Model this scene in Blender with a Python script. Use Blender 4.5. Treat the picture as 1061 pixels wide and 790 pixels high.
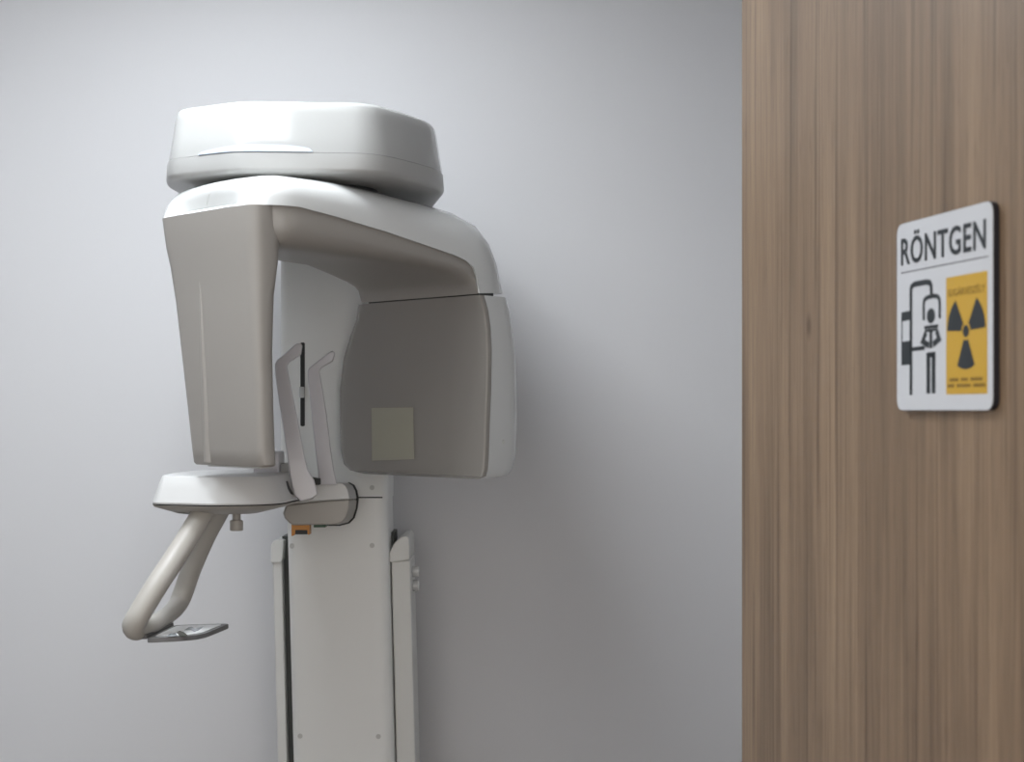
import bpy, bmesh, math
from mathutils import Vector, Matrix

# ------------------------------------------------------------------ scene, camera, light
for o in list(bpy.data.objects): bpy.data.objects.remove(o)
scene = bpy.context.scene
COL = scene.collection
FPX = 1550.0            # focal length in pixels of the 1061 x 790 photograph
HORIZON = 425.0         # eye level in the photograph
EYE = 1.5               # camera height, metres

cam = bpy.data.cameras.new('camera')
cam.lens = 36.0 * FPX / 1061.0
cam.sensor_width = 36.0
cam.shift_y = (HORIZON - 395.0) / 1061.0
cam.dof.use_dof = True
cam.dof.focus_distance = 2.85
cam.dof.aperture_fstop = 8.0
cam.clip_start = 0.05
camo = bpy.data.objects.new('camera', cam)
COL.objects.link(camo)
camo.location = (0, 0, EYE)
camo.rotation_euler = (math.pi / 2, 0, 0)
scene.camera = camo

world = bpy.data.worlds.new('world'); scene.world = world
world.use_nodes = True
world.node_tree.nodes['Background'].inputs[0].default_value = (1.0, 0.94, 0.88, 1)
world.node_tree.nodes['Background'].inputs[1].default_value = 1.75

LAMPS = ((-1.02, 1.56, 5.5, 1.16, .84), (-0.66, 2.50, 28.0, .54, .60))   # x, y, strength, width, length: centres of the ceiling panels
scene.view_settings.view_transform = 'Standard'
scene.view_settings.look = 'None'
scene.view_settings.gamma = 1.0
scene.view_settings.exposure = 0.1
scene.view_settings.use_curve_mapping = False

# ------------------------------------------------------------------ helpers
def at(px, py, Y):
    """point in the room at distance Y that the photograph shows at (px, py)"""
    return Vector(((px - 530.5) * Y / FPX, Y, EYE - (py - HORIZON) * Y / FPX))

def on_plane(px, py, p0, n):
    d = at(px, py, 1.0) - Vector((0, 0, EYE))
    o = Vector((0, 0, EYE))
    t = (Vector(p0) - o).dot(n) / d.dot(n)
    return o + d * t

def finish(name, bm, mat, parent=None, bevel=0, segs=3, smooth=35, subsurf=0):
    bmesh.ops.recalc_face_normals(bm, faces=bm.faces[:])
    me = bpy.data.meshes.new(name)
    bm.to_mesh(me); bm.free()
    o = bpy.data.objects.new(name, me)
    COL.objects.link(o)
    me.materials.append(mat)
    for p in me.polygons: p.use_smooth = True
    me.set_sharp_from_angle(angle=math.radians(smooth))
    if bevel:
        b = o.modifiers.new('bevel', 'BEVEL'); b.width = bevel; b.segments = segs
        b.limit_method = 'ANGLE'; b.angle_limit = math.radians(smooth); b.harden_normals = True
    if subsurf:
        s = o.modifiers.new('subsurf', 'SUBSURF'); s.levels = s.render_levels = subsurf
    if parent: o.parent = parent
    return o

def loft(rings, cap0=True, cap1=True, closed=True):
    bm = bmesh.new()
    vs = [[bm.verts.new(p) for p in r] for r in rings]
    n = len(rings[0])
    for a, b in zip(vs, vs[1:]):
        for i in range(n if closed else n - 1):
            j = (i + 1) % n
            bm.faces.new((a[i], a[j], b[j], b[i]))
    if cap0: bm.faces.new(vs[0][::-1])
    if cap1: bm.faces.new(vs[-1])
    return bm

def prism(pts, off):
    """solid from a polygon (3D points) pushed along vector off"""
    off = Vector(off)
    return loft([[Vector(p) for p in pts], [Vector(p) + off for p in pts]])

def box(x0, x1, y0, y1, z0, z1):
    return prism([(x0, y0, z0), (x1, y0, z0), (x1, y1, z0), (x0, y1, z0)], (0, 0, z1 - z0))

def round_poly(pts, radii, seg=6):
    """2D polygon with rounded corners"""
    out = []
    n = len(pts)
    for i in range(n):
        p = Vector(pts[i]); a = Vector(pts[i - 1]); b = Vector(pts[(i + 1) % n])
        r = radii[i] if isinstance(radii, (list, tuple)) else radii
        if r <= 0: out.append(p); continue
        da, db = (a - p), (b - p)
        t = min(r, da.length * .49, db.length * .49)
        p0 = p + da.normalized() * t; p1 = p + db.normalized() * t
        for k in range(seg + 1):
            q = k / seg
            out.append(p0 * (1 - q) ** 2 + p * 2 * q * (1 - q) + p1 * q * q)
    return out

def inset(pts, d):
    """move each point of a 2D loop towards the inside by d"""
    n = len(pts); out = []
    area = sum(pts[i - 1].x * pts[i].y - pts[i].x * pts[i - 1].y for i in range(n))
    s = 1 if area > 0 else -1
    for i in range(n):
        t = (pts[(i + 1) % n] - pts[i - 1])
        t = t.normalized() if t.length > 1e-9 else Vector((1, 0))
        out.append(pts[i] + Vector((-t.y, t.x)) * d * s)
    return out

def catmull(pts, per=8):
    P = [Vector(p) for p in pts]
    P = [P[0] * 2 - P[1]] + P + [P[-1] * 2 - P[-2]]
    out = []
    for i in range(1, len(P) - 2):
        for k in range(per):
            t = k / per
            a, b, c, d = P[i - 1], P[i], P[i + 1], P[i + 2]
            out.append(.5 * ((2 * b) + (c - a) * t + (2 * a - 5 * b + 4 * c - d) * t * t + (3 * b - a - 3 * c + d) * t ** 3))
    out.append(P[-2])
    return out

def tube(path, rad, n=14, ell=1.0):
    path = [Vector(p) for p in path]
    rings = []
    up = Vector((0, 0, 1))
    last = None
    for i, p in enumerate(path):
        t = (path[min(i + 1, len(path) - 1)] - path[max(i - 1, 0)]).normalized()
        if last is None:
            s = t.cross(up).normalized() if abs(t.dot(up)) < .98 else Vector((1, 0, 0))
        else:
            s = (last - t * last.dot(t)).normalized()
        last = s
        q = t.cross(s)
        r = rad[i] if isinstance(rad, (list, tuple)) else rad
        rings.append([p + s * r * math.cos(2 * math.pi * k / n) + q * r * ell * math.sin(2 * math.pi * k / n) for k in range(n)])
    return loft(rings)

def cyl(p, axis, r, h, n=20):
    axis = Vector(axis).normalized(); p = Vector(p)
    return tube([p, p + axis * h], r, n)

def empty(name, loc=(0, 0, 0)):
    o = bpy.data.objects.new(name, None); COL.objects.link(o); o.location = loc
    return o

def struct(o): o['kind'] = 'structure'; return o

# ------------------------------------------------------------------ materials
def mat(name, col, rough=.5, coat=0, spec=.5, metal=0, emit=None, estr=0, bump=0, bscale=200, trans=0):
    m = bpy.data.materials.new(name); m.use_nodes = True
    nt = m.node_tree; b = nt.nodes['Principled BSDF']
    b.inputs['Base Color'].default_value = (*col, 1)
    b.inputs['Roughness'].default_value = rough
    b.inputs['Metallic'].default_value = metal
    b.inputs['Specular IOR Level'].default_value = spec
    b.inputs['Coat Weight'].default_value = coat
    b.inputs['Coat Roughness'].default_value = .06
    b.inputs['Transmission Weight'].default_value = trans
    if emit:
        b.inputs['Emission Color'].default_value = (*emit, 1)
        b.inputs['Emission Strength'].default_value = estr
    tc = nt.nodes.new('ShaderNodeTexCoord')
    nz = nt.nodes.new('ShaderNodeTexNoise'); nz.inputs['Scale'].default_value = bscale
    nt.links.new(tc.outputs['Object'], nz.inputs['Vector'])
    if bump:
        bp = nt.nodes.new('ShaderNodeBump'); bp.inputs['Strength'].default_value = bump
        bp.inputs['Distance'].default_value = .001
        nt.links.new(nz.outputs['Fac'], bp.inputs['Height'])
        nt.links.new(bp.outputs['Normal'], b.inputs['Normal'])
    return m

M_WALL = mat('painted_wall', (.622, .620, .630), .75, bump=.15, bscale=350)
M_CEIL = mat('ceiling_paint', (.86, .86, .86), .9)
M_FLOOR = mat('floor_vinyl', (.16, .14, .125), .5)
M_WHITE = mat('white_gloss_plastic', (.56, .565, .555), .14, coat=.3)
M_CAP_SHADED = mat('cap_gloss_white_shaded', (.40, .402, .392), .10, coat=.35)  # white shell plastic greyed, so the cap's shading sits in its colour
M_CAPSIDE = mat('cap_rim_plastic', (.40, .40, .39), .35)
M_TAUPE = mat('taupe_plastic', (.30, .281, .257), .38, bump=.05, bscale=500)
M_TAUPE_SHADED = mat('taupe_gloss_shaded', (.225, .208, .186), .2, coat=.4)  # same taupe darkened: shade on the tube head's inner side painted in
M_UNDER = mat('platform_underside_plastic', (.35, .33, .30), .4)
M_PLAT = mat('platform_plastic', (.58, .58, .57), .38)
M_COLUMN = mat('column_powder_coat', (.76, .765, .745), .42, bump=.08, bscale=600)
M_RAIL = mat('rail_plastic', (.66, .66, .635), .45)
M_DARK = mat('dark_groove', (.03, .032, .03), .6)
M_GROOVE = mat('rail_groove', (.07, .075, .07), .6)
M_BLACK = mat('black_plastic', (.012, .012, .013), .35)
M_LAV = mat('lavender_grey_plastic', (.57, .56, .585), .3, coat=.2)
M_HANDLE = mat('handle_plastic', (.42, .40, .365), .42, coat=.05)
M_WINDOW = mat('xray_window', (.33, .32, .25), .3)
M_LED = mat('led_strip', (.36, .42, .50), .4, emit=(.55, .72, 1.0), estr=.14)
M_ORANGE = mat('orange_plastic', (.55, .22, .02), .4)
M_GREEN = mat('green_plastic', (.02, .09, .04), .4)
M_FRAME = mat('panel_frame', (.13, .13, .13), .35)
M_SHEET = mat('panel_sheet', (.8, .81, .81), .3, coat=.1)
M_SHEETPIC = mat('panel_print_grey', (.33, .36, .38), .2)
M_SHEETDARK = mat('panel_print_dark', (.05, .06, .05), .2)
M_SCREW = mat('screw_cover', (.50, .50, .48), .35)
M_SIGN = mat('sign_white', (.50, .515, .54), .4)
M_SIGNEDGE = mat('sign_edge', (.010, .010, .016), .4)
M_INK = mat('sign_ink', (.012, .017, .021), .5)
M_RULE = mat('sign_rule', (.12, .12, .13), .5)
M_YELLOW = mat('sign_yellow', (.47, .285, .028), .45)
M_YTEXT = mat('sign_brown_text', (.18, .105, .012), .5)
M_LAMPF = mat('lamp_frame', (.7, .7, .7), .4)

DC = at(978, 425, 1.52)
DDIR = Vector((-.2031, .9792, 0)).normalized()        # towards the free edge
DN = Vector((-DDIR.y, DDIR.x, 0))                     # towards the room
def dpt(px, py, lift=0.0):
    return on_plane(px, py, DC + DN * lift, DN) + DN * 0
_k = dpt(838, 338) - DC
KNOT = (_k.dot(DDIR), _k.z + DC.z)

def wood():
    m = bpy.data.materials.new('door_wood_laminate'); m.use_nodes = True
    nt = m.node_tree; b = nt.nodes['Principled BSDF']
    L = nt.links.new
    tc = nt.nodes.new('ShaderNodeTexCoord')
    def noise(sx, sz, detail=4, dist=0.0, rough=.55):
        mp = nt.nodes.new('ShaderNodeMapping')
        mp.inputs['Scale'].default_value = (sx, sx, sz)
        L(tc.outputs['Object'], mp.inputs['Vector'])
        n = nt.nodes.new('ShaderNodeTexNoise')
        n.inputs['Scale'].default_value = 1; n.inputs['Detail'].default_value = detail
        n.inputs['Distortion'].default_value = dist; n.inputs['Roughness'].default_value = rough
        L(mp.outputs['Vector'], n.inputs['Vector'])
        return n.outputs['Fac']
    def mix(a, bb, f):
        x = nt.nodes.new('ShaderNodeMix'); x.data_type = 'FLOAT'
        x.inputs[0].default_value = f; L(a, x.inputs[2]); L(bb, x.inputs[3])
        return x.outputs[0]
    broad = noise(16, .9, 3, .7)
    mid = noise(60, 1.6, 4, .4)
    fine = noise(300, 5, 3)
    f = mix(mix(broad, mid, .45), fine, .25)
    r = nt.nodes.new('ShaderNodeValToRGB')
    e = r.color_ramp.elements
    e[0].position = .34; e[0].color = (.105, .069, .042, 1)
    e[1].position = .66; e[1].color = (.270, .188, .118, 1)
    k = e.new(.50); k.color = (.180, .121, .075, 1)
    L(f, r.inputs['Fac'])
    def mul(c, d):
        mu = nt.nodes.new('ShaderNodeMix'); mu.data_type = 'RGBA'; mu.blend_type = 'MULTIPLY'
        mu.inputs[0].default_value = 1
        L(c, mu.inputs[6]); L(d, mu.inputs[7]); return mu.outputs[2]
    def dark_ramp(src, p0, p1, v):
        rr = nt.nodes.new('ShaderNodeValToRGB')
        rr.color_ramp.elements[0].position = p0; rr.color_ramp.elements[0].color = v
        rr.color_ramp.elements[1].position = p1; rr.color_ramp.elements[1].color = (1, 1, 1, 1)
        L(src, rr.inputs['Fac']); return rr.outputs['Color']
    # long dark veins, short pores, and one small knot
    col = mul(r.outputs['Color'], dark_ramp(noise(95, .9, 2, .9), .33, .43, (.60, .57, .56, 1)))
    col = mul(col, dark_ramp(noise(420, 14, 2), .32, .42, (.72, .70, .69, 1)))
    mp = nt.nodes.new('ShaderNodeMapping'); mp.vector_type = 'POINT'
    mp.inputs['Location'].default_value = (-KNOT[0] * 1.0, 0, -KNOT[1] * .55); mp.inputs['Scale'].default_value = (1, .001, .55)
    L(tc.outputs['Object'], mp.inputs['Vector'])
    ln = nt.nodes.new('ShaderNodeVectorMath'); ln.operation = 'LENGTH'; L(mp.outputs['Vector'], ln.inputs[0])
    col = mul(col, dark_ramp(ln.outputs['Value'], .0035, .010, (.50, .44, .40, 1)))
    L(col, b.inputs['Base Color'])
    b.inputs['Roughness'].default_value = .42
    bp = nt.nodes.new('ShaderNodeBump'); bp.inputs['Strength'].default_value = .12; bp.inputs['Distance'].default_value = .0006
    L(f, bp.inputs['Height']); L(bp.outputs['Normal'], b.inputs['Normal'])
    return m
M_WOOD = wood()

# ------------------------------------------------------------------ room
YW = 3.64; YF = 1.10; XL = -2.9; XR = 1.15; HC = 2.75
struct(finish('floor', box(XL, XR, -2.2, YW, -.05, 0), M_FLOOR))
struct(finish('ceiling', box(XL, XR, -2.2, YW, HC, HC + .05), M_CEIL))
struct(finish('wall_back', box(XL - .1, XR + .1, YW, YW + .1, 0, HC), M_WALL))
struct(finish('wall_left', box(XL - .1, XL, YF - .12, YW, 0, HC), M_WALL))
struct(finish('wall_right', box(XR, XR + .1, YF - .12, YW, 0, HC), M_WALL))
# wall with the doorway the camera looks through
bm = prism([(XL, YF, 0), (-.95, YF, 0), (-.95, YF, 2.16), (.56, YF, 2.16), (.56, YF, 0), (XR, YF, 0), (XR, YF, HC), (XL, YF, HC)], (0, -.12, 0))
struct(finish('wall_front', bm, M_WALL))

# ------------------------------------------------------------------ door leaf, standing open into the room
s0 = (dpt(768.5, 425) - DC).dot(DDIR)
hinge = DC - DDIR * .36
free = DC + DDIR * s0
dm = bpy.data.meshes.new('door_1')
bm = prism([(-.36, 0, 0.008), (s0, 0, 0.008), (s0, -.042, 0.008), (-.36, -.042, 0.008)], (0, 0, 2.125))
door = finish('door_1', bm, M_WOOD, bevel=.0012, segs=2)
door.matrix_world = Matrix(((DDIR.x, DN.x, 0, DC.x), (DDIR.y, DN.y, 0, DC.y), (0, 0, 1, 0), (0, 0, 0, 1)))
struct(door)

# ------------------------------------------------------------------ ceiling panels out of view; second one added for wall brightness and shadow
for (lx, ly, lp_, lw_, ll_), lab in zip(LAMPS, ('wide white ceiling light panel just inside the doorway', 'added square white ceiling light panel to the left above the x-ray machine')):
    h, g = lw_ / 2, ll_ / 2
    lamp = empty('ceiling_light', (lx, ly, HC))
    lamp['label'] = lab; lamp['category'] = 'ceiling light'
    bm = bmesh.new()
    for (a, b, c, d) in ((-h - .02, h + .02, -g - .02, -g), (-h - .02, h + .02, g, g + .02), (-h - .02, -h, -g, g), (h, h + .02, -g, g)):
        t = box(a, b, c, d, -.016, -.001); me = bpy.data.meshes.new('t'); t.to_mesh(me); t.free(); bm.from_mesh(me)
    finish('frame', bm, M_LAMPF, lamp)
    finish('diffuser', box(-h, h, -g, g, -.010, -.004), mat('lamp_diffuser', (.9, .9, .9), .5, emit=(.90, .95, 1.0), estr=lp_), lamp)

# ------------------------------------------------------------------ the panoramic x-ray machine
mach = empty('panoramic_xray_machine', (0, 0, 0))
mach['label'] = 'white and grey dental panoramic x-ray machine standing against the pale wall'
mach['category'] = 'x-ray machine'

# ---- gantry frame: u along the arm (away from us to the right), v across, w up
GA = Vector((-.381, 2.62, 0)); EU = Vector((.70, .714, 0)).normalized(); EV = Vector((EU.y, -EU.x, 0))
def G(u, v, w): return GA + EU * u + EV * v + Vector((0, 0, w))
def guw(px, py, v=0.0):
    p = on_plane(px, py, GA + EV * v, EV) - GA
    return p.dot(EU), p.z
GW = .362
# ribs along the arm: seam point and top point
seam = [guw(*p) for p in ((300, 213), (350, 225), (400, 240), (445, 255.5), (470, 264), (483, 270), (490.5, 277), (494.5, 287), (497, 304))]
topl = [guw(*p, v=-.03) for p in ((300, 179), (350, 186), (400, 197), (440, 207), (477, 218.5), (497, 229.5), (510, 246.5), (518.5, 269), (526, 304.5))]
seam_u = [(-.072, 1.857), (-.03, 1.857)] 
def shell_section(b, t, near, far, crown=.055, edge=.06):
    """ring across the arm from bottom point b to top point t (u,w)"""
    b = Vector(b); t = Vector(t); ring = []
    def pt(q, v):
        p = b + (t - b) * q
        return G(p.x, v, p.y)
    wdt = near - far
    e = min(edge, wdt * .3)
    for q, ins in ((0, 0), (.3, .001), (.55, .006), (.75, .018), (.88, .034), (.96, .05), (1.0, .075)):
        ring.append(pt(q, near - ins * e / .06))
    for k in range(1, 6):
        f = k / 6
        ring.append(pt(1.0 + .05 * math.sin(math.pi * f), (near - .075 * e / .06) * (1 - f) + (far + .075 * e / .06) * f))
    for q, ins in ((1.0, .075), (.96, .05), (.88, .034), (.75, .018), (.55, .006), (.3, .001), (0, 0)):
        ring.append(pt(q, far + ins * e / .06))
    return ring

rings = []
# rounded front end of the shell
R = .085; u0 = -.074
for k in range(0, 9):
    a = math.pi / 2 * k / 8
    ui = u0 + R * (1 - math.cos(a)); ins = R * (1 - math.sin(a)) * .95
    q = math.sin(a)
    topw = 1.858 + .061 * (.16 + .84 * min(1, q ** .6 if q > 0 else 0))
    lean = .045 * (1 - math.cos(a * 1)) * 0
    rings.append(shell_section((ui, 1.857), (ui + .028 * (1 - q), topw), 0 - ins, -GW + ins, edge=.06))
for b, t in zip(seam, topl):
    if b[0] < .02: continue
    rings.append(shell_section(b, t, 0, -GW))
bm = loft(rings)
shell = finish('gantry_shell', bm, M_WHITE, mach, smooth=50)
shell['label'] = 'glossy white upper shell of the rotating arm'

# grey underside of the arm
def arm_section(t, b, near, far, r=.03, rise=.022):
    t = Vector(t); b = Vector(b); ring = []
    def pt(q, v):
        p = t + (b - t) * q
        f = max(0, q) * (near - v) / (near - far)          # the underside rises towards the far side
        return G(p.x, v, p.y + rise * f)
    for q, ins in ((-.12, .004), (0, .002), (.5, .001), (.7, .006), (.85, .016), (.95, .03), (1, .05)):
        ring.append(pt(q, near - ins * r / .03))
    for k in range(1, 5):
        f = k / 5
        ring.append(pt(1.0, (near - .05) * (1 - f) + (far + .05) * f))
    for q, ins in ((1, .05), (.95, .03), (.85, .016), (.7, .006), (.5, .001), (0, .002), (-.12, .004)):
        ring.append(pt(q, far + ins * r / .03))
    return ring
rings = []
ua = -.047; R = .06
for k in range(0, 7):
    a = math.pi / 2 * k / 6
    ui = ua + R * (1 - math.cos(a)); ins = R * (1 - math.sin(a)) * .8
    rings.append(arm_section((ui, 1.857), (ui + .02 * (1 - math.sin(a)), 1.783 + .02 * (1 - math.sin(a))), -.002 - ins, -GW + .002 + ins))
bots = [None, (.10, 1.781), (.20, 1.779), (.29, 1.775), (.355, 1.768), (.395, 1.762), (.425, 1.754), (.440, 1.746), (.447, 1.7375)]
for b, t in zip(seam[1:], bots[1:]):
    t = (min(t[0], b[0] - .001), t[1])
    rings.append(arm_section(b, t, -.002, -GW + .002, rise=.022 * max(0, min(1, (.44 - b[0]) / .12))))
bm = loft(rings)
arm = finish('gantry_arm', bm, M_TAUPE, mach, smooth=50)
arm['label'] = 'taupe grey underside of the rotating arm'

# ---- sensor unit hanging from the near end of the arm
rings = []
lu = [  # w, u front, v near, v far, thickness
    (1.8565, -.074, -.018, -.323, .066), (1.80, -.072, -.020, -.312, .066), (1.765, -.069, -.021, -.303, .062),
    (1.70, -.066, -.022, -.286, .050), (1.60, -.063, -.021, -.268, .042), (1.50, -.060, -.019, -.252, .040),
    (1.43, -.058, -.018, -.242, .040), (1.404, -.056, -.018, -.239, .040), (1.400, -.053, -.022, -.234, .034)]
for w, u, vn, vf, th in lu:
    loop = round_poly([(u, vn), (u + th, vn - .004), (u + th, vf + .004), (u, vf)], [.036, .022, .022, .030], 6)
    rings.append([G(p.x, p.y, w) for p in loop])
sensor = finish('sensor_unit', loft(rings), M_TAUPE, mach, smooth=40)
sensor['label'] = 'long tapering taupe grey sensor housing'
# shallow raised spine running down the housing
rings = []
for w, wd, ht in ((1.745, .002, .000), (1.70, .006, .0012), (1.6, .009, .0022), (1.5, .011, .0024), (1.405, .012, .0022)):
    f = (1.862 - w) / .46
    vc = -.196 + .012 * f
    uf = -.070 + .012 * f - .0005
    rings.append([G(uf + .003, vc - wd, w), G(uf - ht, vc - wd * .3, w), G(uf - ht, vc + wd * .5, w), G(uf + .003, vc + wd, w)])
finish('spine', loft(rings), M_TAUPE, sensor, smooth=60)
finish('foot_lens', prism([G(-.045, -.04, 1.401), G(-.022, -.04, 1.401), G(-.022, -.2, 1.401), G(-.045, -.2, 1.401)], (0, 0, -.004)), M_WHITE, sensor, bevel=.0015)
# shell joint line


# ---- tube head at the far end of the arm
ys = (305.8, 322, 340, 365, 400, 440, 472, 487, 494, 496.5)
xn = (497, 501.5, 504, 505, 504.5, 503, 502, 501, 499, 492)
xo = (530, 534, 537, 541, 543, 543, 542, 538.5, 533, 521)
xf = (365, 363, 357, 350, 346, 346, 347, 350, 357, 370)
front, back = [], []
SL = .012
for i, y in enumerate(ys):
    u1, w = guw(xn[i], y)
    u2, _ = guw(xo[i], y)
    p = on_plane(xf[i], y, GA + EU * u1, EU) - GA
    vf = p.dot(EV) + (.004)
    loop = round_poly([(u1, 0), (u1 + SL, 0), (u1 + .06, vf), (u1, vf)], [.006, 0, 0, .05], 6)
    front.append([G(q.x, q.y, w) for q in loop])
    a = u1 + SL + .0008
    loop = round_poly([(a, .0), (u2 + .01, -.006), (u2 + .02, vf + .01), (u1 + .061, vf)], [.0, .05, .03, 0], 6)
    back.append([G(q.x, q.y, w) for q in loop])
head = finish('tube_head', loft(back), M_WHITE, mach, smooth=45)
head['label'] = 'white outer shell of the tube head'
face = finish('inner_panel', loft(front), M_TAUPE_SHADED, head, smooth=45)
face['label'] = 'taupe inner panel of the tube head, shade painted into its colour'
# square beam window
def cast(o, px, py, lift=0.0):
    from mathutils.bvhtree import BVHTree
    key = o.name
    if key not in BVH:
        BVH[key] = BVHTree.FromPolygons([v.co.copy() for v in o.data.vertices], [tuple(p.vertices) for p in o.data.polygons])
    e = Vector((0, 0, EYE)); d = (at(px, py, 1.0) - e).normalized()
    h = BVH[key].ray_cast(e, d)
    return h[0] - d * lift if h[0] is not None else None
BVH = {}
def on_surface(name, pts, o, m, parent, lift=.0008, th=.003, **k):
    P = [p for p in (cast(o, x, y, lift) for x, y in pts) if p]
    return finish(name, prism(P, Vector((0, th, 0))), m, parent, **k)
w_ = on_surface('beam_window', [(385, 423), (428, 422.5), (429, 476), (385.5, 477.5)], face, M_WINDOW, head, .0022, .006)
w_['label'] = 'pale square window on the tube head'
on_surface('window_rim', [(383.5, 421.5), (429.5, 421), (430.5, 477.5), (384, 479)], face, M_TAUPE_SHADED, head, .0010, .006)
# dark joint between arm and tube head
uj, wj = guw(497, 305.5)
loop = [Vector(q) for q in ((uj + .004, -.004), (uj + .050, -.012), (uj + .050, -GW + .02), (uj + .004, -GW + .02))]
finish('joint_gap', prism([G(q.x, q.y, wj - .006) for q in loop], (0, 0, .016)), M_DARK, mach)
sc = on_plane(522.5, 458, GA + EV * .0, EV)
finish('screw', cyl(sc - EV * .004, EV, .004, .0048), M_SCREW, head)

# hairline joint across the near end of the shell
finish('shell_joint', tube(catmull([p for p in (cast(shell, x, y, .0001) for x, y in ((222.5, 186), (222, 188), (220, 193), (217, 201), (215.2, 208), (214.2, 213), (214, 215))) if p], 4), .0005, 6), M_SCREW, shell)

# ---- head cap on top
plan = [(-.672, 2.90), (-.640, 2.785), (-.500, 2.705), (-.252, 2.722), (-.200, 2.795), (-.126, 2.94), (-.195, 3.36), (-.28, 3.50), (-.52, 3.50), (-.64, 3.36)]
rad = [.05, .03, .04, .07, .05, .08, .1, .1, .1, .1]
base = round_poly(plan, rad, 8)
def ring2(loop, z, tilt=0): return [Vector((p.x, p.y, z)) for p in loop]
ZS = 1.968
rings = [ring2(inset(base, .050), 1.9245), ring2(inset(base, .008), 1.930), ring2(inset(base, .0015), 1.934), ring2(inset(base, .000), 1.940), ring2(inset(base, .0015), ZS - .0008)]
cap_low = finish('head_cap_base', loft(rings), M_CAPSIDE, mach, smooth=50)
cap_low['label'] = 'grey-white lower rim of the top cap'
rings = [ring2(inset(base, .003), ZS), ring2(inset(base, .0030), ZS + .002), ring2(inset(base, .008), 2.000), ring2(inset(base, .0145), 2.042),
         ring2(inset(base, .0175), 2.056), ring2(inset(base, .021), 2.0615), ring2(inset(base, .030), 2.0655), ring2(inset(base, .06), 2.070), ring2(inset(base, .12), 2.076)]
bm = loft(rings)
cap = finish('head_cap', bm, M_CAP_SHADED, mach, smooth=50)
cap['label'] = 'glossy white top cap of the machine'
# lit status strip, a slim lens on the front of the cap
pts_f = [on_plane(x, y, (0, 2.712 , 0), Vector((0, -1, 0))) for x, y in
         ((200, 161.5), (206, 156.5), (225, 154.5), (250, 152.5), (275, 151), (300, 151), (314, 153.5), (323.5, 157))]
def cap_surface(p, lift):
    # nearest contour point for this x on the front of the cap at this height
    z = p.z
    ins = .003 + max(0, (z - ZS - .002)) * .165
    lp = inset(base, ins - lift)
    best = None
    for a, b in zip(lp, lp[1:] + lp[:1]):
        if min(a.x, b.x) <= p.x <= max(a.x, b.x) and abs(b.x - a.x) > 1e-7:
            y = a.y + (b.y - a.y) * (p.x - a.x) / (b.x - a.x)
            best = y if best is None else min(best, y)
    return Vector((p.x, best if best else p.y, z))
n = 40; bot, top_ = [], []
for k in range(n + 1):
    f = k / n
    x = 200.5 + 123 * f
    arc = 9.0 * (math.sin(math.pi * min(1, f * 1.0)) ** .35) * (.75 + .25 * f)
    ybot = 164.0 - 6.5 * f - 1.5 * math.sin(math.pi * f)
    bot.append(Vector(at(x, ybot, 2.71))); bot[-1].z = max(bot[-1].z * 0 + ZS + .001, ZS + .001)
    t = at(x, ybot - arc * .92, 2.71); t.z = max(ZS + .0015, ZS + .001 + arc * .92 * 2.71 / FPX); top_.append(t)
ring_a = [cap_surface(p, .0005) for p in bot] + [cap_surface(p, .0005) for p in reversed(top_)]
ring_b = [cap_surface(p, .0030) for p in bot] + [cap_surface(p, .0016) for p in reversed(top_)]
bm = bmesh.new()
A = [bm.verts.new(p) for p in ring_b]
for k in range(n):
    bm.faces.new((A[k], A[k + 1], A[2 * n + 1 - k - 1], A[2 * n + 1 - k]))
B = [bm.verts.new(p) for p in ring_a]
m_ = len(A)
for k in range(m_):
    j = (k + 1) % m_
    bm.faces.new((A[k], B[k], B[j], A[j]))
led = finish('status_light', bm, M_LED, cap, smooth=60)
led['label'] = 'pale blue lit strip on the front of the cap'
# bearing between cap and arm, and the neck that joins the cap to the column
cen = G(.215, -GW / 2, 0)
finish('bearing', cyl((cen.x, cen.y, 1.90), (0, 0, 1), .10, .035, 32), M_DARK, mach)

# ---- column
CX0, CX1, CY = -.5167, -.2765, 3.33
loop = round_poly([(CX0, CY), (CX1, CY), (CX1, CY + .17), (CX0, CY + .17)], [.018, .022, .01, .01], 6)
col_up = finish('upper_column', prism([(p.x, p.y, 1.30) for p in loop], (0, 0, .635)), M_COLUMN, mach, smooth=40)
LEAN = .0262
def lean_x(z): return (1.21 - z) * LEAN
zj = at(380, 515.5, CY).z
def col_ring(z, g=0.0):
    a = at(297.5, 560, CY).x + lean_x(z) - .0; b = at(402, 560, CY).x + lean_x(z)
    lp = round_poly([(a, CY - .004), (b, CY - .004), (b, CY + .17), (a, CY + .17)], [.02, .026, .01, .01], 6)
    return [Vector((p.x, p.y, z)) for p in lp]
cover = finish('column_cover', loft([col_ring(.03), col_ring(zj - .002)]), M_COLUMN, mach, smooth=40)
finish('cover_joint', box(CX0 + .02, CX1 - .012, CY - .0006, CY + .01, zj - .0022, zj + .001), M_DARK, cover)
for sx, sy in ((302.5, 566), (385.5, 565.5), (311, 763), (392, 763.5)):
    p = at(sx, sy, CY - .004)
    finish('screw_cover', cyl((p.x, p.y + .003, p.z), (0, -1, 0), .0055, .0042), M_SCREW, cover)
p = at(385.5, 505.5, CY)
finish('screw_cover', cyl((p.x, p.y + .003, p.z), (0, -1, 0), .0055, .0042), M_SCREW, cover)
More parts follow.
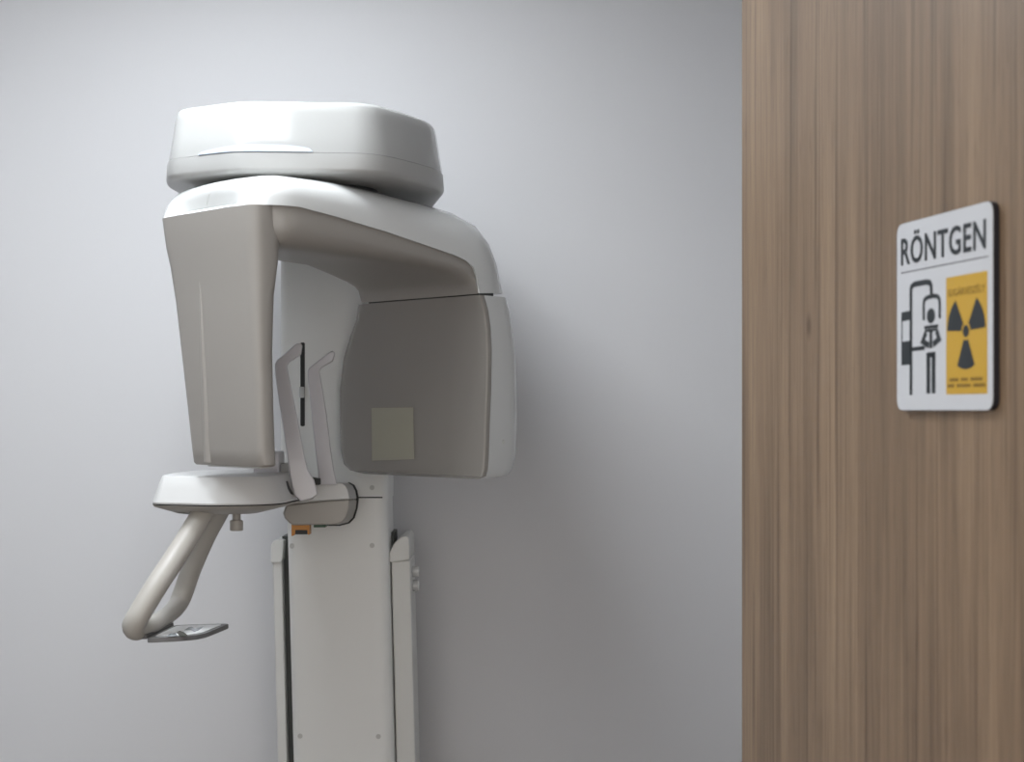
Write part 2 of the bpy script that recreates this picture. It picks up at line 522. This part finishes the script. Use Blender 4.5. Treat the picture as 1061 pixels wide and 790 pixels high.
# positioning slot with its slider
a, b = at(312, 355, CY), at(317.3, 442, CY)
lp = round_poly([(a.x - .0015, b.z), (b.x - .003, b.z), (b.x - .003, a.z), (a.x - .0015, a.z)], .004, 4)
slot = finish('light_slot', prism([(p.x, CY - .0012, p.y) for p in lp], (0, .004, 0)), M_BLACK, mach)
slot['label'] = 'black slot in the column face'
a, b = at(310.8, 401, CY), at(316, 412.5, CY)
finish('slider', box(a.x, b.x, CY - .012, CY - .001, b.z, a.z), M_WHITE, slot, bevel=.002)

# side rails beside the column
def rail(xa, xb, ya, cap_side, ztop, name):
    def x_at(x, z): return x + lean_x(z)
    r = [[Vector((x_at(x, z), y, z)) for x, y in ((xa, ya), (xb, ya), (xb, ya + .15), (xa, ya + .15))] for z in (.03, ztop)]
    o = finish(name, loft(r), M_RAIL, mach, bevel=.004)
    return o
zr = at(410, 583, 3.37).z
xl0, xl1 = at(281.5, 583, 3.40).x, at(291.5, 583, 3.40).x
xr0, xr1 = at(404.5, 583, 3.37).x, at(424.5, 583, 3.37).x
rl = rail(xl0, xl1, 3.40, -1, zr + .004, 'side_rail')
rr_ = rail(xr0, xr1, 3.37, 1, zr + .004, 'side_rail')
# rail caps (rounded toward the column)
def rail_cap(xs, y0, y1, zlow, zhigh, parent, side):
    x0, x1 = xs
    W = x1 - x0
    if side > 0:
        pts = [(x0 - .004, zlow), (x0 - .002, zlow + .022), (x0 + .008, zhigh - .018), (x0 + .024, zhigh - .003), (x0 + .034, zhigh), (x1 - .006, zhigh - .0005), (x1, zhigh - .008), (x1 + .0005, zlow + .006)]
    else:
        pts = [(x0 - .001, zlow), (x0 - .001, zhigh - .012), (x0 + .006, zhigh - .002), (x1 - .006, zhigh), (x1 + .006, zhigh - .002), (x1 + .006, zhigh - .012), (x1 + .004, zlow + .01), (x1 + .001, zlow)]
    return finish('rail_cap', prism([(x, y0, z) for x, z in pts], (0, y1 - y0, 0)), M_RAIL, parent, bevel=.003, smooth=40)
rail_cap((xl0, xl1), 3.392, 3.55, at(0, 583.5, 3.392).z, at(0, 559.5, 3.392).z, rl, -1)
rail_cap((xr0, xr1), 3.362, 3.53, at(0, 583.5, 3.362).z, at(0, 555.5, 3.362).z, rr_, 1)
# dark grooves between the rails and the column
def groove(xa, xb, y, ztop):
    r = [[Vector((x + lean_x(z), yy, z)) for x, yy in ((xa, y), (xb, y), (xb, y + .1), (xa, y + .1))] for z in (.03, ztop)]
    finish('rail_groove', loft(r), M_GROOVE, mach)
groove(xl1 - .002, at(299, 583, CY).x + .012, 3.425, at(0, 556, 3.425).z)
groove(at(399, 583, CY).x, xr0 + .004, 3.42, at(0, 552, 3.42).z)
# two round cable clips on the outer side of the right rail
for py in (592.5, 607):
    p = Vector((-.2304 + lean_x(1.13), 3.43, at(425, py, 3.43).z))
    o = finish('cable_clip', cyl((p.x - .006, p.y, p.z), (1, 0, 0), .0125, .022, 18), M_WHITE, rr_, bevel=.003)
# foot of the column
finish('column_foot', box(-.56, -.18, 3.28, 3.60, 0, .035), M_RAIL, mach, bevel=.01)
# neck behind the cap
finish('wall_bracket', box(-.44, -.35, 3.49, YW - .001, 1.70, 1.80), M_RAIL, mach, bevel=.004)

# ---- bracket from the column to the chin platform
ZB = 3.03
prof_top = [(300, 510), (322, 503), (346, 501), (361, 500.5), (365.5, 503.5), (368.5, 509), (370, 517.5), (335, 519.5), (300, 523)]
prof_bot = [(300, 523), (335, 519.8), (370, 517.8), (369, 527), (366, 536.5), (361, 541.5), (352, 543.8), (330, 544.2), (304, 544.5), (299, 541.5), (295, 537.5), (293, 532), (296, 524)]
bt = finish('support_bracket', loft([[at(300 + (x - 300) * .89, y, ZB) for x, y in prof_top], [at(x, y, CY + .006) for x, y in prof_top]]), M_PLAT, mach, bevel=.003, smooth=40)
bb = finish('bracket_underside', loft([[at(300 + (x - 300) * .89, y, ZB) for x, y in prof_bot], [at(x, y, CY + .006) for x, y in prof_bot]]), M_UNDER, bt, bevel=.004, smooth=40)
edge = [(361, 500), (366.8, 503), (369.8, 509), (371.4, 517.5), (370.4, 527), (367.2, 537.3), (362, 542.8), (352, 545.2), (340, 545.2), (340, 520), (350, 505)]
finish('bracket_gasket', prism([at(x, y, CY - .012) * 1.0 for x, y in [(350 + (x - 350) * 1.0, y) for x, y in edge]], (0, .014, 0)), M_DARK, bt)
# orange catch and green tab under the bracket
la = empty('latch'); la.parent = mach
z0, z1 = at(0, 556, ZB+.03).z, at(0, 543, ZB+.03).z
xa, xb = at(302, 0, ZB+.03).x, at(320.5, 0, ZB+.03).x
bm = prism([(xa, ZB + .03, z0), (xa + .004, ZB + .03, z0 + .001), (xa + .009, ZB + .03, z0 + .010), (xb - .006, ZB + .03, z0 + .011), (xb - .003, ZB + .03, z0 + .003), (xb, ZB + .03, z0 + .003), (xb, ZB + .03, z1), (xa, ZB + .03, z1)], (0, .03, 0))
bpy.data.objects.remove(la)
la = finish('latch', bm, M_ORANGE, mach, bevel=.0008)
la['label'] = 'orange plastic latch under the bracket'
finish('latch_hole', box(xa + .008, xb - .004, ZB + .0285, ZB + .055, z0 + .004, z0 + .013), M_DARK, la)
p = at(332, 545, 3.12)
finish('green_tab', box(p.x - .013, p.x + .012, 3.11, 3.20, p.z - .003, p.z + .004), M_GREEN, bt, bevel=.001)

# ---- chin platform
pl = [(-.674, 2.80), (-.660, 2.752), (-.548, 2.716), (-.43, 2.745), (-.396, 3.04), (-.42, 3.13), (-.60, 3.12), (-.68, 2.98)]
pr = [.02, .018, .018, .06, .05, .03, .08, .06]
pb = round_poly(pl, pr, 6)
zt, zs = 1.3775, 1.3265
def pring(d, z): return [Vector((p.x, p.y, z)) for p in inset(pb, d)]
plat = finish('chin_platform', loft([pring(.001, zs), pring(.0, zs + .003), pring(.009, zs + .028), pring(.0172, zt - .0022), pring(.0185, zt - .0006), pring(.0205, zt)]), M_PLAT, mach, smooth=24)
plat['label'] = 'white tapered chin platform'
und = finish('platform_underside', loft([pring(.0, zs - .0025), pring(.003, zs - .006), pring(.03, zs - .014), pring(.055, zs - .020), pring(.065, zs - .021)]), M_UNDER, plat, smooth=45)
finish('platform_seam', loft([pring(.006, zs - .004), pring(.006, zs + .002)]), M_DARK, plat)
# adjusting knob underneath
p = at(245, 536, 2.83)
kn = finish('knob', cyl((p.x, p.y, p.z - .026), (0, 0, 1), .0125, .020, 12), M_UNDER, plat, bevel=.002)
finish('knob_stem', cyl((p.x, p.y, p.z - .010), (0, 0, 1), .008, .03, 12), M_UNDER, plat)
# chin rest block
a, b = at(264, 468, 2.95), at(291, 493, 2.95)
cr = finish('chin_rest', box(a.x, b.x, 2.93, 3.00, 1.36, a.z), M_LAV, mach, bevel=.004)
a = at(297, 493, 2.95)
finish('chin_rest_base', box(b.x - .002, a.x + .03, 2.95, 3.03, 1.37, at(0, 469, 2.95).z - .022), M_PLAT, cr, bevel=.004)

# ---- temple supports
def blade(pts, Y, th, slope=0.0):
    return prism([at(x, y, Y) for x, y in pts], (-.001, th, 0))
t1 = [(284.5, 378), (287, 373.5), (305, 357.5), (308, 355.8), (312.5, 356), (313.2, 359), (312, 367.5), (299.5, 376), (297.5, 379.5), (299, 388), (308.5, 435), (315.5, 473), (319, 487), (325.5, 498), (329.5, 513), (322, 517.5), (312, 520), (305, 514), (302, 503), (298, 477), (292.5, 440), (287, 404), (285, 388)]
ts = finish('temple_support', blade(t1, 2.86, .010), M_LAV, mach, bevel=.0035, smooth=50)
t2 = [(318.5, 385), (320, 381.5), (341, 365.2), (344, 363.6), (346.6, 364.6), (347, 367.5), (345, 374.5), (333, 381.5), (331, 385), (333, 396), (338.5, 430), (343, 468), (346, 487), (349.5, 503), (330, 503), (329.5, 490), (327, 470), (323.5, 438), (320.5, 408), (319, 394)]
ts2 = finish('temple_support', blade(t2, 3.02, .010), M_LAV, mach, bevel=.0035, smooth=50)
# dark gaps at the feet of the supports
p = at(300.5, 505.5, 2.845)
gp = [(296.2, 499), (298, 498.6), (300, 505), (303.5, 511), (303.5, 513), (301, 512), (298, 506.5)]
on_surface('pivot_gap', gp, plat, M_BLACK, ts, .001, .003)
gp = [(323, 495), (331, 496.5), (331, 502.5), (327, 503)]
finish('pivot_gap', prism([at(x, y, 3.0) for x, y in gp], (0, .02, 0)), M_DARK, ts2)

# ---- handle: one bent bar hanging under the platform
hp = [at(216, 520, 2.80), at(205, 540, 2.77), at(186, 571, 2.735), at(163, 606, 2.69), at(146, 634, 2.67), at(138.5, 648, 2.67), at(142, 654, 2.685), at(156, 649, 2.74),
      at(172, 639, 2.84), at(183.5, 628, 2.915), at(191, 611, 2.93), at(199, 588, 2.92), at(213, 556, 2.905), at(226, 532, 2.90), at(232, 520, 2.90)]
hp2 = catmull(hp, 7)
nh = len(hp2)
rads = [.0205 if i < nh * .36 else (.0205 - .004 * min(1, (i - nh * .36) / (nh * .08)) if i < nh * .58 else .0165 + .003 * min(1, (i - nh * .58) / (nh * .1))) for i in range(nh)]
hd = finish('handle', tube(hp2, rads, 20), M_HANDLE, mach, smooth=80)
hd['label'] = 'bent grip bar hanging under the chin platform'

# ---- small tray-like control panel at the foot of the handle
ZP = 1.093
def flat(px, py, z):
    Y = (EYE - z) * FPX / (py - HORIZON)
    v = at(px, py, Y); return Vector((v.x, v.y))
cr4 = [flat(151, 661.5, ZP), flat(207, 659, ZP), flat(238.5, 646.3, ZP), flat(181, 647.8, ZP)]
lp = round_poly(cr4, [.012, .05, .012, .02], 5)
cp = finish('control_panel', prism([(p.x, p.y, ZP - .009) for p in lp], (0, 0, .009)), M_FRAME, mach, bevel=.0012, smooth=50)
cp['label'] = 'flat grey framed control panel at the foot of the handle'
def shrink(f, g=1.0):
    c = sum(cr4, Vector((0, 0))) / 4
    return [c + (p - c) * f for p in cr4]
lp2 = round_poly(shrink(.80), [.006, .04, .006, .012], 5)
finish('panel_face', prism([(p.x, p.y, ZP - .001) for p in lp2], (0, 0, .0018)), M_SHEET, cp)
def patch(pts, m, name, k=0):
    finish(name, prism([(*flat(x, y, ZP + .0008), ZP + .0008 + k) for x, y in pts], (0, 0, .0005)), m, cp)
patch([(183, 655.8), (186, 654.2), (190, 655.3), (194.5, 658.8), (192, 659.8), (186, 659.4)], M_SHEETDARK, 'panel_print')
patch([(191, 653.5), (195.5, 650.4), (199, 650.2), (202, 651.5), (211, 649.8), (206, 653.4), (202, 655), (198, 653.4)], M_SHEETPIC, 'panel_print')
patch([(172, 660.3), (176, 657.2), (182, 656.2), (184, 659.6)], M_SHEETPIC, 'panel_print')
mt = [flat(140.5, 660.5, ZP), flat(152, 660.5, ZP), flat(180, 648, ZP), flat(172, 648, ZP)]
finish('panel_mount', prism([(p.x, p.y, ZP - .004) for p in mt], (0, 0, .009)), M_FRAME, cp, bevel=.001)

# ------------------------------------------------------------------ sign on the door
sign = empty('door_sign', DC + DN * 0)
sign['label'] = 'white RÖNTGEN door sign with yellow radiation symbol on the wooden door'
sign['category'] = 'sign'
inv = Vector(sign.location)
def sp(px, py, lift):
    """door-plane point under a pixel, lifted off the door, relative to the sign's origin"""
    return on_plane(px, py, DC + DN * lift, DN) - inv
def st(px, py, lift=.0075):
    p = sp(px, py, lift); return Vector((-p.dot(DDIR), p.z))
def from_st(s, t, lift): return -DDIR * s + Vector((0, 0, t)) + DN * lift
TH = .0075
c = [st(929.3, 425.3), st(1028.6, 425.8), st(1028.6, 207.5), st(929.3, 233)]
s_l = c[0].x; s_r = c[1].x; t_b = (c[0].y + c[1].y) / 2; t_t = (c[2].y + c[3].y) / 2
def rr(s0, s1, t0, t1, r): return round_poly([(s0, t0), (s1, t0), (s1, t1), (s0, t1)], r, 7)
lp = rr(s_l, s_r, t_b, t_t, .013)
finish('plate_back', prism([from_st(p.x, p.y, .0003) for p in lp], DN * (TH - .0011)), M_SIGNEDGE, sign)
finish('plate_face', prism([from_st(p.x, p.y, TH - .0008) for p in inset(lp, .0003)], DN * .0008), M_SIGN, sign)
def ink(pts, m, name, lift=TH, th=.0003, raw=False, parent=sign):
    P = pts if raw else [st(x, y) for x, y in pts]
    return finish(name, prism([from_st(p.x, p.y, lift) for p in P], DN * th), m, parent, smooth=20)
# thin rule under the heading
a, b = st(934, 283.6), st(1024, 265.2)
tl = (a.y + b.y) / 2
ink([Vector((a.x, tl - .0006)), Vector((b.x, tl - .0006)), Vector((b.x, tl + .0006)), Vector((a.x, tl + .0006))], M_RULE, 'rule', raw=True)

def lettering(txt, s0, s1, t0, t1, m, name, weight=0.0):
    cu = bpy.data.curves.new(name, 'FONT'); cu.body = txt; cu.fill_mode = 'FRONT'; cu.offset = weight
    cu.extrude = 0; cu.space_character = 1.08; cu.resolution_u = 4
    tmp = bpy.data.objects.new('tmp_text', cu); COL.objects.link(tmp)
    dg = bpy.context.evaluated_depsgraph_get(); dg.update()
    me = bpy.data.meshes.new_from_object(tmp.evaluated_get(dg))
    bpy.data.objects.remove(tmp)
    xs = [v.co.x for v in me.vertices]
    x0, x1 = min(xs), max(xs)
    capv = bpy.data.curves.new('c', 'FONT'); capv.body = 'N'
    tmp = bpy.data.objects.new('tmp_text', capv); COL.objects.link(tmp)
    dg = bpy.context.evaluated_depsgraph_get(); dg.update()
    m2 = bpy.data.meshes.new_from_object(tmp.evaluated_get(dg)); bpy.data.objects.remove(tmp)
    ys_ = [v.co.y for v in m2.vertices]; y0, y1 = min(ys_), max(ys_)
    bm = bmesh.new(); bm.from_mesh(me)
    r = bmesh.ops.extrude_face_region(bm, geom=bm.faces[:])
    newv = {g for g in r['geom'] if isinstance(g, bmesh.types.BMVert)}
    for v in bm.verts:
        s = s0 + (v.co.x - x0) / (x1 - x0) * (s1 - s0)
        t = t0 + (v.co.y - y0) / (y1 - y0) * (t1 - t0)
        v.co = from_st(s, t, TH + (.0006 if v in newv else .0003))
    return finish(name, bm, m, sign, smooth=20)
# heading: left R foot (934,275)/(top 247), right N foot (1021.5,257)
a = st(934, 274.5); a2 = st(934, 248.2); b = st(1021.8, 257.0); b2 = st(1021.8, 228.0)
lettering('RÖNTGEN', a.x, b.x, (a.y + b.y) / 2, (a2.y + b2.y) / 2, M_INK, 'heading', .016)
# yellow field
a, b = st(980.6, 408.7), st(1023.2, 408.4); c_ = st(980.6, 289), st(1023.2, 279.5)
y_s0, y_s1 = a.x, b.x; y_t0 = (a.y + b.y) / 2; y_t1 = (c_[0].y + c_[1].y) / 2
ink([Vector((y_s0, y_t0)), Vector((y_s1, y_t0)), Vector((y_s1, y_t1)), Vector((y_s0, y_t1))], M_YELLOW, 'yellow_field', raw=True)
# trefoil
ctr = st(1001.2, 343.2)
Rr = (ctr.y - st(1001, 382.8).y)
def arc_pts(a0, a1, r, n=10): return [ctr + Vector((math.cos(math.radians(a0 + (a1 - a0) * k / n)), math.sin(math.radians(a0 + (a1 - a0) * k / n)))) * r for k in range(n + 1)]
for mid in (30, 150, 270):
    ink(arc_pts(mid - 27, mid + 27, Rr) + arc_pts(mid + 27, mid - 27, Rr * .24, 4), M_INK, 'trefoil_blade', TH + .0003, raw=True)
ink(arc_pts(0, 345, Rr * .16, 23), M_INK, 'trefoil_hub', TH + .0003, raw=True)
# small captions on the yellow field
a = st(982, 298.5); b = st(1021, 289.5)
th_ = .0062
lettering('SUGÁRVESZÉLY', y_s0 + .004, y_s1 - .004, y_t1 - .0195, y_t1 - .0125, M_YTEXT, 'caption', .002)
# two lines of print too small to read in the photograph
for (i0, i1, t0, words) in ((.007, .008, .0128, (4, 3, 5)), (.003, .003, .0068, (3, 6, 5))):
    x = y_s0 + i0; n_ = sum(words) + len(words) - 1
    st_ = (y_s1 - i1 - x) / n_
    bm = bmesh.new(); k = 0
    for wl in words:
        for c_i in range(wl):
            xa = x + (k + .12) * st_; xb = x + (k + .88) * st_
            q = [bm.verts.new(from_st(u_, y_t0 + v_, TH + .0006)) for u_, v_ in ((xa, t0), (xb, t0), (xb, t0 + .0034), (xa, t0 + .0034))]
            bm.faces.new(q); k += 1
        k += 1
    finish('caption', bm, M_YTEXT, sign)
# pictogram of a person standing in a panoramic x-ray machine
def stroke(path, wd, name, closed=False):
    P = [st(x, y) for x, y in path]
    wd = wd / 2
    L_, R_ = [], []
    for i, p in enumerate(P):
        a = P[max(i - 1, 0)]; b = P[min(i + 1, len(P) - 1)]
        d1 = (p - a).normalized() if (p - a).length > 1e-9 else (b - p).normalized()
        d2 = (b - p).normalized() if (b - p).length > 1e-9 else d1
        nrm = (Vector((-d1.y, d1.x)) + Vector((-d2.y, d2.x))).normalized()
        k = 1 / max(.6, nrm.dot(Vector((-d1.y, d1.x))))
        L_.append(p + nrm * wd * k); R_.append(p - nrm * wd * k)
    bm = bmesh.new()
    lo = [[bm.verts.new(from_st(q.x, q.y, TH)) for q in S] for S in (L_, R_)]
    hi = [[bm.verts.new(from_st(q.x, q.y, TH + .0003)) for q in S] for S in (L_, R_)]
    for i in range(len(P) - 1):
        bm.faces.new((hi[0][i], hi[0][i + 1], hi[1][i + 1], hi[1][i]))
        bm.faces.new((lo[0][i], lo[0][i + 1], hi[0][i + 1], hi[0][i]))
        bm.faces.new((lo[1][i], lo[1][i + 1], hi[1][i + 1], hi[1][i]))
    return finish(name, bm, M_INK, sign, smooth=20)
stroke([(944, 409.5), (944, 300.5), (944.6, 297.5), (946.8, 295.2), (950, 294.3), (960, 292.4), (963.5, 293), (965, 296.5), (965.3, 307)], .0058, 'pictogram_column')
stroke([(957.2, 332), (957.2, 315), (957.8, 311.2), (959.8, 309), (963, 307.8), (968, 306.8), (971.5, 307.3), (973.4, 310.2), (973.8, 314), (973.8, 330)], .0046, 'pictogram_gantry')
ink([(934.2, 324), (943.5, 322), (943.5, 331.5), (934.2, 333.5)], M_INK, 'pictogram_box')
stroke([(934.7, 333), (934.7, 356)], .0018, 'pictogram_box')
ink([(934.2, 354.5), (944, 353), (944, 378), (934.2, 378.8)], M_INK, 'pictogram_box')
stroke([(944, 362.3), (958.5, 360.5)], .0042, 'pictogram_support')
hc = st(964.7, 327.5)
ink([hc + Vector((math.cos(2 * math.pi * k / 20) * .0088, math.sin(2 * math.pi * k / 20) * .0078)) for k in range(20)], M_INK, 'pictogram_head', raw=True)
stroke([(957.8, 339.8), (972.2, 337.8)], .0034, 'pictogram_torso')
stroke([(958.8, 343.2), (971.6, 341.4)], .0026, 'pictogram_torso')
stroke([(959.6, 344.5), (956.2, 354), (962.6, 358.2)], .0064, 'pictogram_arm')
stroke([(970.4, 343), (973.2, 351.5), (967, 357)], .0064, 'pictogram_arm')
stroke([(964.6, 343), (964.6, 361)], .0060, 'pictogram_torso')
ink([(960.5, 365.5), (968.8, 364.6), (968.8, 370), (960.5, 371)], M_INK, 'pictogram_leg')
stroke([(962, 366), (962, 408)], .0078, 'pictogram_leg')
stroke([(967.4, 365), (967.4, 407.8)], .0078, 'pictogram_leg')
